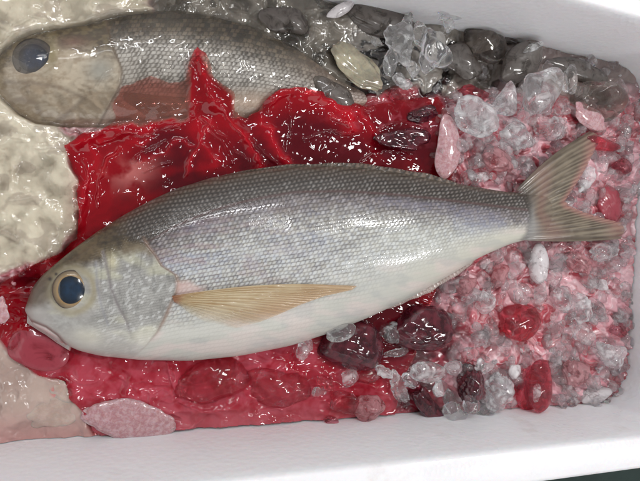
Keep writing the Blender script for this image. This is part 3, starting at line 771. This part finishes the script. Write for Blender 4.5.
def zq(X, Y, R, Q): return np.maximum(ztop(X, Y, TOP2, BOT2, Z2, T2), Z2)+.0007, X, Y
def cq(X, Y, R, Q, ray): return mixc([.32, .20, .12], [.48, .34, .22], ray), .75+0*R
sheet_fin('pectoral_fin', fish2, O2, [(124, 92), (124, 100)], [(186, 98), (180, 108), (150, 118)], zq, 12, cq, nu=60, nr=90)

# ------------------------------------------------------------------ ice lumps
from bpy import ops
import bmesh
def ico(sub):
    bm = bmesh.new(); bmesh.ops.create_icosphere(bm, subdivisions=sub, radius=1.0)
    V = np.array([v.co[:] for v in bm.verts]); F = np.array([[v.index for v in f.verts] for f in bm.faces]); bm.free()
    return V/np.linalg.norm(V, axis=1, keepdims=True), F
ICO5, ICOF5 = ico(5); ICO3, ICOF3 = ico(3); ICO2, ICOF2 = ico(2)

def lump(dirs, seed, facets=9, rough=.10, lobes=.15, sharp=14, teardrop=0):
    r = np.random.RandomState(seed)
    n = r.normal(size=(facets, 3)); n[:, 2] *= .8; n /= np.linalg.norm(n, axis=1, keepdims=True)
    d = r.uniform(.62, 1.0, facets)
    dot = dirs @ n.T
    inv = np.where(dot > .05, dot/d, 0)          # 1/r for each plane
    inv = np.concatenate([inv, np.full((len(dirs), 1), .95)], 1)
    rad = 1/((inv**sharp).sum(1)**(1/sharp))
    for k in range(5):
        w = r.normal(size=3)*(1.1+k*.35); rad = rad*(1+1.15*lobes/(1+k*.5)*np.sin(dirs @ w+r.uniform(0, 6)))
    for k in range(7):
        w = r.normal(size=3)*(3.2+k*.9); rad = rad*(1+rough*.15*np.sin(dirs @ w+r.uniform(0, 6)))
    for k in range(6):
        w = r.normal(size=3)*(8+k*2); rad = rad*(1+rough*.03*np.sin(dirs @ w+r.uniform(0, 6)))
    V = dirs*rad[:, None]
    if teardrop: V[:, 1] *= (1-teardrop*np.clip(V[:, 0], -1, 1.2)*.6)
    V /= np.abs(V).max(0)
    return V

G = {}
G['clear'] = mat_glass('clear_ice', (.99, .99, .995), .16, (.97, .975, .98), clear=.08)
G['rim'] = mat_glass('clear_ice_with_bubbles', (.99, .99, .995), .42, (.97, .975, .98), clear=.1)
G['frost'] = mat_glass('frosted_ice', (.98, .98, .985), .60, (.95, .96, .97))
G['pinkfrost'] = mat_glass('pink_frosted_ice', (.86, .45, .48), .8, (.60, .30, .32))
G['white'] = mat_glass('opaque_white_ice', (.98, .96, .965), .95, (.86, .82, .83))
G['smoke'] = mat_glass('smoky_grey_ice', (.62, .57, .53), .3, (.30, .27, .25))
G['greycloud'] = mat_glass('grey_brown_ice', (.74, .69, .65), .88, (.17, .145, .13))
G['darkcloud'] = mat_glass('dark_smoky_ice', (.45, .40, .37), .5, (.10, .08, .07))
G['cream'] = mat_cloudy('cream_cloudy_ice', (.44, .40, .29), (.27, .24, .18), .15)
G['red'] = mat_glass('red_stained_ice', (.80, .16, .22), .25, (.62, .28, .32))
G['redcloud'] = mat_glass('deep_pink_ice', (.86, .28, .34), .95, (.46, .06, .09), nscale=90)
G['maroon'] = mat_cloudy('maroon_ice', (.045, .005, .010), (.17, .025, .04), .35)
G['pinkmatte'] = mat_cloudy('pale_pink_ice', (.50, .25, .27), (.66, .46, .48), .25, .22, 420)
G['pinkclear'] = mat_glass('pink_translucent_ice', (.90, .42, .48), .35, (.58, .17, .21))
G['beige'] = mat_cloudy('beige_ice', (.46, .34, .29), (.58, .45, .39), .15)

def chunk(px, py, rx, ry, rot, style, label, group=None, lift=.35, hz=None, seed=None, z=None, name='ice_lump', **kw):
    seed = seed if seed is not None else int(px*31+py*7)
    if z is None:
        zz = bed_z(px, py)
        m = min(rx, ry)*.0006
        z = zz+m*lift
    c = W(px, py, z); th = math.radians(rot)
    e1 = W(px+math.cos(th), py+math.sin(th), z)-c; e2 = W(px-math.sin(th), py+math.cos(th), z)-c
    sx, sy = np.linalg.norm(e1)*rx, np.linalg.norm(e2)*ry
    sz = (hz*.0006 if hz else .75*min(sx, sy))
    hm_ = {'greycloud': .55, 'beige': .32, 'redcloud': .4, 'pinkmatte': .45, 'cream': .4}.get(style, 1.0); sz *= hm_
    V = lump(ICO5 if max(rx, ry) > 6 else ICO3, seed, **kw)*np.array([sx, sy, sz])
    F = ICOF5 if max(rx, ry) > 6 else ICOF3
    a = math.atan2(e1[1], e1[0])
    o = mesh_obj(name, V, F, G[style]); o.location = tuple(c); o.rotation_euler = (0, 0, a)
    tag(o, label, 'ice lump', group)
    return o
GT, GR, GB, GL = 'ice lumps along the top wall', 'ice lumps round the tail', 'ice lumps below the belly', 'ice lumps at the left'
#      px   py  rx  ry rot style label group extra
CH = [
 (358, 65, 34, 17, 42, 'cream', 'cream cloudy oval ice lump left of the clear spiky cluster', GT, dict(facets=6, rough=.14)),
 (340, 10, 15, 6, -30, 'white', 'small smooth white oval of ice at the top edge', GT, dict(facets=3, rough=.03, lift=1.6)),
 (288, 22, 30, 15, 10, 'greycloud', 'long grey ice lump above the buried fish\'s tail', GT, dict(facets=4, rough=.05)),
 (329, 92, 28, 16, 20, 'greycloud', 'rounded grey ice lump under the lower end of the cream oval', GT, dict(facets=4, rough=.05, z=-.008)),
 (383, 22, 36, 16, 12, 'greycloud', 'flat grey ice lump against the wall above the cream oval', GT, dict(facets=5, rough=.06)),
 (398, 44, 17, 20, 20, 'rim', 'clear knobbly ice lump left in the spiky cluster', GT, dict(lift=1.5, rough=.22, lobes=.3)),
 (430, 52, 21, 26, 15, 'clear', 'large clear rounded ice lump right in the spiky cluster', GT, dict(lift=1.3, rough=.1, lobes=.22)),
 (376, 41, 8, 4, 40, 'rim', 'thin clear ice spike pointing left from the cluster', GT, dict(lift=4.)),
 (407, 24, 6, 11, 20, 'rim', 'upright clear ice spike on top of the cluster', GT, dict(lift=2.5)),
 (455, 12, 19, 8, -12, 'clear', 'clear wing of ice sticking up against the white wall', GT, dict(lift=3., teardrop=-.6, lobes=.25)),
 (449, 22, 6, 10, 20, 'rim', 'narrow clear ice piece holding up the wing', GT, dict(lift=2.)),
 (413, 70, 7, 9, 20, 'rim', 'clear bead of ice between the two cluster lumps', GT, dict(lift=3.)),
 (402, 82, 11, 10, 10, 'frost', 'small frosted ice piece hanging under the spiky cluster', GT, dict(lift=1.3, rough=.2)),
 (396, 95, 9, 6, 30, 'red', 'small red ice bead below the spiky cluster', GT, dict(lift=1.)),
 (391, 60, 9, 15, 25, 'clear', 'clear ice blade leaning against the left knobbly lump', GT, dict(lift=3.2, lobes=.3)),
 (420, 31, 9, 14, -30, 'clear', 'clear ice horn rising between knobbly and rounded lumps', GT, dict(lift=3.6, lobes=.3, teardrop=.5)),
 (404, 140, 30, 15, 12, 'maroon', 'flat dark red ice lump left of the upright matt pink slab', GR, dict(lift=.5, hz=9, rough=.2)),
 (425, 112, 19, 11, -10, 'maroon', 'small dark red ice lump under the clear spiky cluster', GR, dict(lift=.6, rough=.2)),
 (484, 41, 25, 18, 25, 'darkcloud', 'dark smoky ice dome with white glints at the wall', GT, dict(facets=4, rough=.04, lift=.6)),
 (466, 62, 25, 20, 20, 'greycloud', 'mottled grey ice lump in front of the dark smoky dome', GT, dict(lift=.4, rough=.1)),
 (509, 39, 9, 4, 10, 'greycloud', 'small grey ice sliver touching the wall', GT, dict(lift=1.)),
 (524, 66, 25, 23, -20, 'greycloud', 'smooth grey brown ice lump capped by a sliver', GT, dict(facets=4, rough=.04, lift=.5)),
 (533, 46, 11, 5, -25, 'frost', 'white ice sliver resting on the grey brown lump', GT, dict(lift=4.5)),
 (578, 68, 34, 11, 20, 'greycloud', 'long pinkish grey ice slab below the corner of the box', GT, dict(facets=5, rough=.06, lift=.4)),
 (542, 91, 23, 22, -15, 'rim', 'big clear ice dome between teardrop and upright piece', GR, dict(lift=.9, facets=6)),
 (569, 82, 7, 17, 8, 'clear', 'tall narrow clear ice piece beside the big dome', GR, dict(lift=2.2, teardrop=.0)),
 (601, 98, 24, 20, 25, 'smoke', 'faceted see-through ice block nearest the box corner', GR, dict(lift=.7, facets=8, sharp=24, rough=.04)),
 (590, 118, 20, 10, 35, 'pinkmatte', 'smooth pale pink ice lump under the faceted block', GR, dict(lift=.8, facets=4)),
 (505, 101, 20, 11, -84, 'frost', 'frosted teardrop of ice with its point upward', GR, dict(lift=1.1, teardrop=.7, facets=3, rough=.06)),
 (472, 114, 26, 22, 10, 'frost', 'big white frosted ice lump left of the teardrop', GR, dict(lift=.7, rough=.16)),
 (471, 91, 17, 8, 5, 'red', 'red tinted clear ice on the frosted lump\'s upper edge', GR, dict(lift=1.)),
 (446, 146, 14, 33, 6, 'pinkmatte', 'upright matt pink ice slab above the fish\'s back', GR, dict(facets=6, rough=.04, lift=.3)),
 (517, 137, 19, 14, 30, 'frost', 'frosted ice lump right below the teardrop', GR, dict(lift=.5, rough=.2)),
 (552, 128, 17, 13, -20, 'rim', 'clear bubbly ice lump just above the tail\'s upper lobe', GR, dict(lift=.5, rough=.2)),
 (493, 160, 20, 13, 10, 'pinkfrost', 'pink frosted ice lump above the tail root', GR, dict(lift=.4, rough=.15)),
 (478, 176, 12, 6, 0, 'frost', 'flat frosted ice flake along the back near the tail', GR, dict(lift=.6)),
 (600, 142, 22, 8, 12, 'red', 'long red ice lump at the tip of the tail\'s upper lobe', GR, dict(lift=1., facets=5)),
 (623, 164, 9, 11, 0, 'red', 'small round red ice lump near the right wall', GR, dict(lift=.8)),
 (585, 178, 15, 9, -50, 'frost', 'frosted ice lump inside the fork of the tail', GR, dict(lift=.7, rough=.22)),
 (610, 205, 12, 20, 5, 'redcloud', 'smooth pink red ice block between fork and right wall', GR, dict(lift=.5, facets=7)),
 (626, 194, 8, 9, 0, 'rim', 'clear ice bead to the right of the pink red block', GR, dict(lift=.8)),
 (542, 266, 12, 23, 4, 'white', 'white tooth shaped ice lump below the tail root', GR, dict(lift=.6, facets=4, rough=.05)),
 (575, 263, 17, 11, 25, 'pinkfrost', 'pink frosted ice lump right of the white tooth', GR, dict(lift=.5, rough=.2)),
 (604, 252, 15, 10, -20, 'rim', 'clear ice lump below the tip of the tail\'s lower lobe', GR, dict(lift=.6, rough=.2)),
 (600, 284, 12, 6, 10, 'frost', 'thin bright ice flake halfway down the right side', GR, dict(lift=1.4)),
 (560, 297, 14, 11, 40, 'rim', 'clear ice lump below the pink frosted one', GR, dict(lift=.6, rough=.2)),
 (583, 310, 11, 16, 20, 'frost', 'frosted upright ice piece above the bright crescent lump', GR, dict(lift=.6, rough=.25)),
 (500, 274, 8, 14, 25, 'pinkfrost', 'narrow pink ice piece left of the white tooth', GR, dict(lift=.6)),
 (463, 284, 14, 12, 0, 'pinkfrost', 'pink frosted ice lump next to the anal fin', GB, dict(lift=.4, rough=.2)),
 (488, 300, 9, 15, 10, 'frost', 'frosted ice piece left of the big red patch', GB, dict(lift=.6, rough=.2)),
 (517, 322, 21, 19, 0, 'red', 'large clear red ice lump in the middle of the crushed ice', GB, dict(lift=.2, rough=.08)),
 (613, 354, 16, 15, 10, 'frost', 'bright white crescent shaped ice lump by the right wall', GB, dict(lift=.8, facets=5)),
 (620, 330, 10, 9, 0, 'pinkclear', 'round pink ice bead above the bright crescent lump', GB, dict(lift=.6)),
 (595, 395, 17, 10, 0, 'white', 'white cloudy ice lump low at the right corner', GB, dict(lift=.5)),
 (572, 372, 15, 13, 10, 'pinkfrost', 'pink frosted ice lump left of the bright crescent', GB, dict(lift=.5, rough=.2)),
 (535, 388, 14, 29, -4, 'red', 'tall red oval ice block standing at the bottom wall', GB, dict(lift=.7, facets=4, rough=.05)),
 (537, 393, 4, 10, 0, 'rim', 'slim clear flake on the face of the tall red block', GB, dict(lift=6.2)),
 (514, 371, 7, 8, 0, 'white', 'small round white ice bead left of the tall red block', GB, dict(lift=1.2)),
 (497, 391, 15, 24, 8, 'frost', 'crumbly frosted ice lump left of the tall red block', GB, dict(lift=.5, rough=.3)),
 (487, 413, 10, 10, 30, 'clear', 'small clear ice lump at the foot of the crumbly one', GB, dict(lift=1.)),
 (506, 425, 11, 5, 15, 'rim', 'flat clear ice chip lying on the bottom wall', GB, dict(lift=1.5)),
 (472, 383, 15, 19, 0, 'maroon', 'knobbly dark pink ice lump behind the twisted clear piece', GB, dict(lift=.5, rough=.2)),
 (447, 402, 8, 13, -20, 'clear', 'upper bit of the twisted clear ice', GB, dict(lift=1.3, lobes=.3)),
 (457, 417, 12, 15, 15, 'clear', 'twisted clear ice lump hanging over the bottom wall', GB, dict(lift=1.3, lobes=.3)),
 (428, 404, 27, 11, 48, 'maroon', 'dark wine coloured ice wedge pointing at the bottom wall', GB, dict(lift=.8, facets=7, rough=.04)),
 (427, 373, 20, 12, 8, 'rim', 'clear ice lump with a white core above the dark wedge', GB, dict(lift=1.6, facets=5)),
 (455, 368, 10, 9, 0, 'rim', 'clear ice bead right of the white cored lump', GB, dict(lift=1.6)),
 (385, 372, 12, 7, 35, 'frost', 'frosted knob at the upper end of the crooked chain', GB, dict(lift=2., rough=.3)),
 (399, 388, 19, 9, 58, 'rim', 'long crooked frosted ice chain left of the dark wedge', GB, dict(lift=1.6, rough=.25)),
 (421, 331, 33, 27, 0, 'maroon', 'big smooth maroon ice dome under the belly', GB, dict(lift=.25, facets=3, rough=.07, lobes=.08)),
 (352, 342, 33, 27, 15, 'maroon', 'big maroon ice dome half tucked under the belly', GB, dict(lift=.2, facets=3, rough=.07, lobes=.08)),
 (338, 331, 17, 10, -15, 'rim', 'clear ice sliver on the dome beside the belly', GB, dict(lift=2.2, z=.006)),
 (391, 332, 11, 12, 0, 'rim', 'clear ice lump between the two maroon domes', GB, dict(lift=1., rough=.2)),
 (397, 352, 13, 5, -12, 'clear', 'thin clear ice stick below the two maroon domes', GB, dict(lift=1.8)),
 (318, 392, 8, 6, 20, 'clear', 'tiny clear ice bead left of the smooth pink lump', GB, dict(lift=1.5)),
 (411, 383, 10, 8, 30, 'clear', 'clear ice bead between frosted knob and white cored lump', GB, dict(lift=2.5, lobes=.3)),
 (441, 387, 11, 8, -30, 'rim', 'clear ice bead under the white cored lump', GB, dict(lift=2.5, lobes=.3)),
 (470, 402, 9, 12, 10, 'clear', 'clear ice drop right of the twisted lump', GB, dict(lift=2., lobes=.3)),
 (482, 368, 13, 9, 25, 'rim', 'clear ice lump above the knobbly dark pink lump', GB, dict(lift=1.3, lobes=.3)),
 (303, 351, 9, 14, 5, 'rim', 'upright clear ice drop touching the belly', GB, dict(lift=1.2)),
 (327, 381, 12, 10, 30, 'pinkclear', 'see-through pink ice lump left of the ring shaped one', GB, dict(lift=1., rough=.15)),
 (349, 378, 10, 9, -20, 'rim', 'ring shaped clear ice lump above the pink nub', GB, dict(lift=1.2, rough=.15)),
 (368, 376, 13, 9, 10, 'pinkclear', 'flat pink ice lump right of the ring shaped one', GB, dict(lift=.8)),
 (369, 409, 15, 16, 20, 'pinkfrost', 'frosted pink ice nub at the bottom wall', GB, dict(lift=.8, rough=.12)),
 (345, 404, 17, 12, 10, 'pinkclear', 'smooth pink ice lump left of the frosted pink nub', GB, dict(lift=.7)),
 (333, 423, 10, 6, 30, 'pinkclear', 'small pink ice chip touching the bottom wall', GB, dict(lift=1.2, rough=.2)),
 (210, 384, 42, 27, -10, 'pinkclear', 'large bag shaped pink ice lump under the gill side belly', GB, dict(lift=.15, facets=6, rough=.05)),
 (278, 390, 34, 21, 5, 'pinkclear', 'broad flat red pink ice lump below the middle belly', GB, dict(lift=.1, facets=5, rough=.05)),
 (132, 419, 50, 22, 5, 'pinkmatte', 'long pale pink textured ice slab along the bottom wall', GL, dict(lift=.2, facets=3, rough=.12, lobes=.06)),
 (35, 351, 35, 23, 18, 'redcloud', 'smooth deep pink oval of ice below the snout', GL, dict(lift=.25, facets=3, rough=.02)),
 (60, 412, 36, 22, -20, 'beige', 'beige ice lump in the lower left corner', GL, dict(lift=-.12, facets=4, rough=.03)),
 (61, 390, 15, 11, 15, 'beige', 'small ring of beige ice with a red centre', GL, dict(lift=-.05, facets=4, rough=.03)),
 (-6, 392, 7, 22, 0, 'white', 'white ice piece cut off by the left edge', GL, dict(lift=2.)),
 (1, 310, 9, 14, 0, 'pinkmatte', 'pale pink ice piece left of the snout', GL, dict(lift=2.)),
]
for (px, py, rx, ry, rot, st, lab, grp, kw) in CH:
    chunk(px, py, rx, ry, rot, st, lab, grp, **kw)

# crushed grains, uncountable: one mesh
print('grains')
VS, FS, off = [], [], 0
rg = np.random.RandomState(5); LIB = [lump(ICO2, 900+k, facets=9, rough=.05, lobes=.2, sharp=40) for k in range(24)]; LIB3 = [lump(ICO3, 950+k, facets=9, rough=.10, lobes=.2, sharp=34) for k in range(24)]
cand = rg.uniform([420, 60], [640, 440], size=(6000, 2))
pts = []
for (x, y) in cand:
    p = W(x, y, REF); i = int((p[0]-gx[0])/stp); j = int((p[1]-gy[0])/stp)
    if not (2 < i < len(gx)-3 and 2 < j < len(gy)-3) or not inside[i, j]: continue
    if rg.rand() > float(CRUSH[i, j])*.24: continue
    if -8 < x-20 and float(z_on1(x, y)) > -1: continue
    if math.hypot((x-515)/24, (y-322)/20) < 1 and rg.rand() < .8: continue
    pts.append((p[0], p[1], float(H[i, j])))
for (x, y, z) in pts:
    big = rg.rand() < .6
    s = .0006*(rg.uniform(5., 11.) if big else math.exp(rg.normal(1.15, .4)))
    v, FF = (LIB3[rg.randint(24)], ICOF3) if big else (LIB[rg.randint(24)], ICOF2)
    v = v*s*np.array([1.25, .9, .8])
    R = np.array(Matrix.Rotation(rg.uniform(0, 6.28), 3, 'Z') @ Matrix.Rotation(rg.uniform(-.7, .7), 3, 'X'))
    VS.append(v @ R.T+np.array([x, y, z+s*(.25 if big else .6)])); FS.append(FF+off); off += len(v)
gr = mesh_obj('crushed_ice', np.concatenate(VS), np.concatenate(FS), mat_glass('crushed_ice_grains', (.995, .985, .99), .36, (.98, .95, .96), nscale=150, clear=.24, ior=1.30), origin=(.15, 0, -.01))
tag(gr, 'fine crushed clear ice grains round the tail', 'crushed ice', kind='stuff')
print('grains', len(pts))

# ------------------------------------------------------------------ lights, world, camera
def area(name, loc, tgt, sx, sy, L, col=(1, 1, 1), rot=0):
    l = bpy.data.lights.new(name, 'AREA'); l.shape = 'RECTANGLE'; l.size = sx; l.size_y = sy
    l.energy = L*math.pi*sx*sy; l.color = col
    o = bpy.data.objects.new(name, l); COL.objects.link(o); o.location = loc
    z = (Vector(loc)-Vector(tgt)).normalized()
    x = Vector((1, 0, 0)); x = (x-z*x.dot(z)).normalized(); y = z.cross(x)
    m = Matrix((x, y, z)).transposed()
    if rot: m = m @ Matrix.Rotation(math.radians(rot), 3, 'Z')
    o.rotation_euler = m.to_euler(); return o
area('ceiling_lamp', (1.0, .34, 1.5), (.05, 0, 0), .30, .10, 84, (1, .985, .96))
area('ceiling_tube', (-.35, 1.15, 1.5), (0, 0, 0), 1.2, .04, 70, (.97, .985, 1))
area('sparkle_lamp_far', (1.5, -.45, 1.5), (0, 0, 0), .30, .05, 130, (1, 1, 1))  # extra lamp added for crisp glints on the ice
area('sparkle_lamp_near', (.35, .55, 1.5), (0, 0, 0), .04, .22, 90, (1, 1, 1))  # another small lamp added only for sparkle
area('sparkle_lamp_low', (.45, -.7, 1.4), (0, 0, 0), .22, .04, 120, (1, 1, 1))  # third lamp added for ice sparkle, on the front side
area('front_fill_panel', (.1, -2.0, 1.3), (0, 0, 0), 2.6, 1.0, 1.7, (1, 1, 1))  # added fill light, brightens the inner wall and ice edges
area('back_fill_panel', (.1, 2.0, 1.3), (0, 0, 0), 2.4, .8, 1.0, (.96, .98, 1))  # added fill light from behind, rims the ice lumps
area('left_fill_panel', (-1.7, 0, 1.2), (0, 0, 0), .9, 2.2, 1.2, (1, .985, .96))  # added side fill, gives the ice bright outlines
w = bpy.data.worlds.new('World'); sc.world = w; w.use_nodes = True
bg = w.node_tree.nodes['Background']; bg.inputs[0].default_value = (.98, .985, 1, 1); bg.inputs[1].default_value = .30
cam = bpy.data.cameras.new('camera'); co = bpy.data.objects.new('camera', cam); COL.objects.link(co)
cam.sensor_width = 36; cam.lens = 36*FPX/640; cam.clip_start = .01; cam.clip_end = 20
M = Matrix((Vector(RV), Vector(UV), Vector(-_d))).transposed().to_4x4(); M.translation = Vector(CAM)
co.matrix_world = M; sc.camera = co
sc.view_settings.view_transform = 'Standard'; sc.view_settings.look = 'None'; sc.view_settings.gamma = 1; sc.view_settings.exposure = 0
sc.cycles.max_bounces = 16; sc.cycles.transmission_bounces = 14; sc.cycles.transparent_max_bounces = 16; sc.cycles.diffuse_bounces = 3
sc.cycles.use_denoising = True
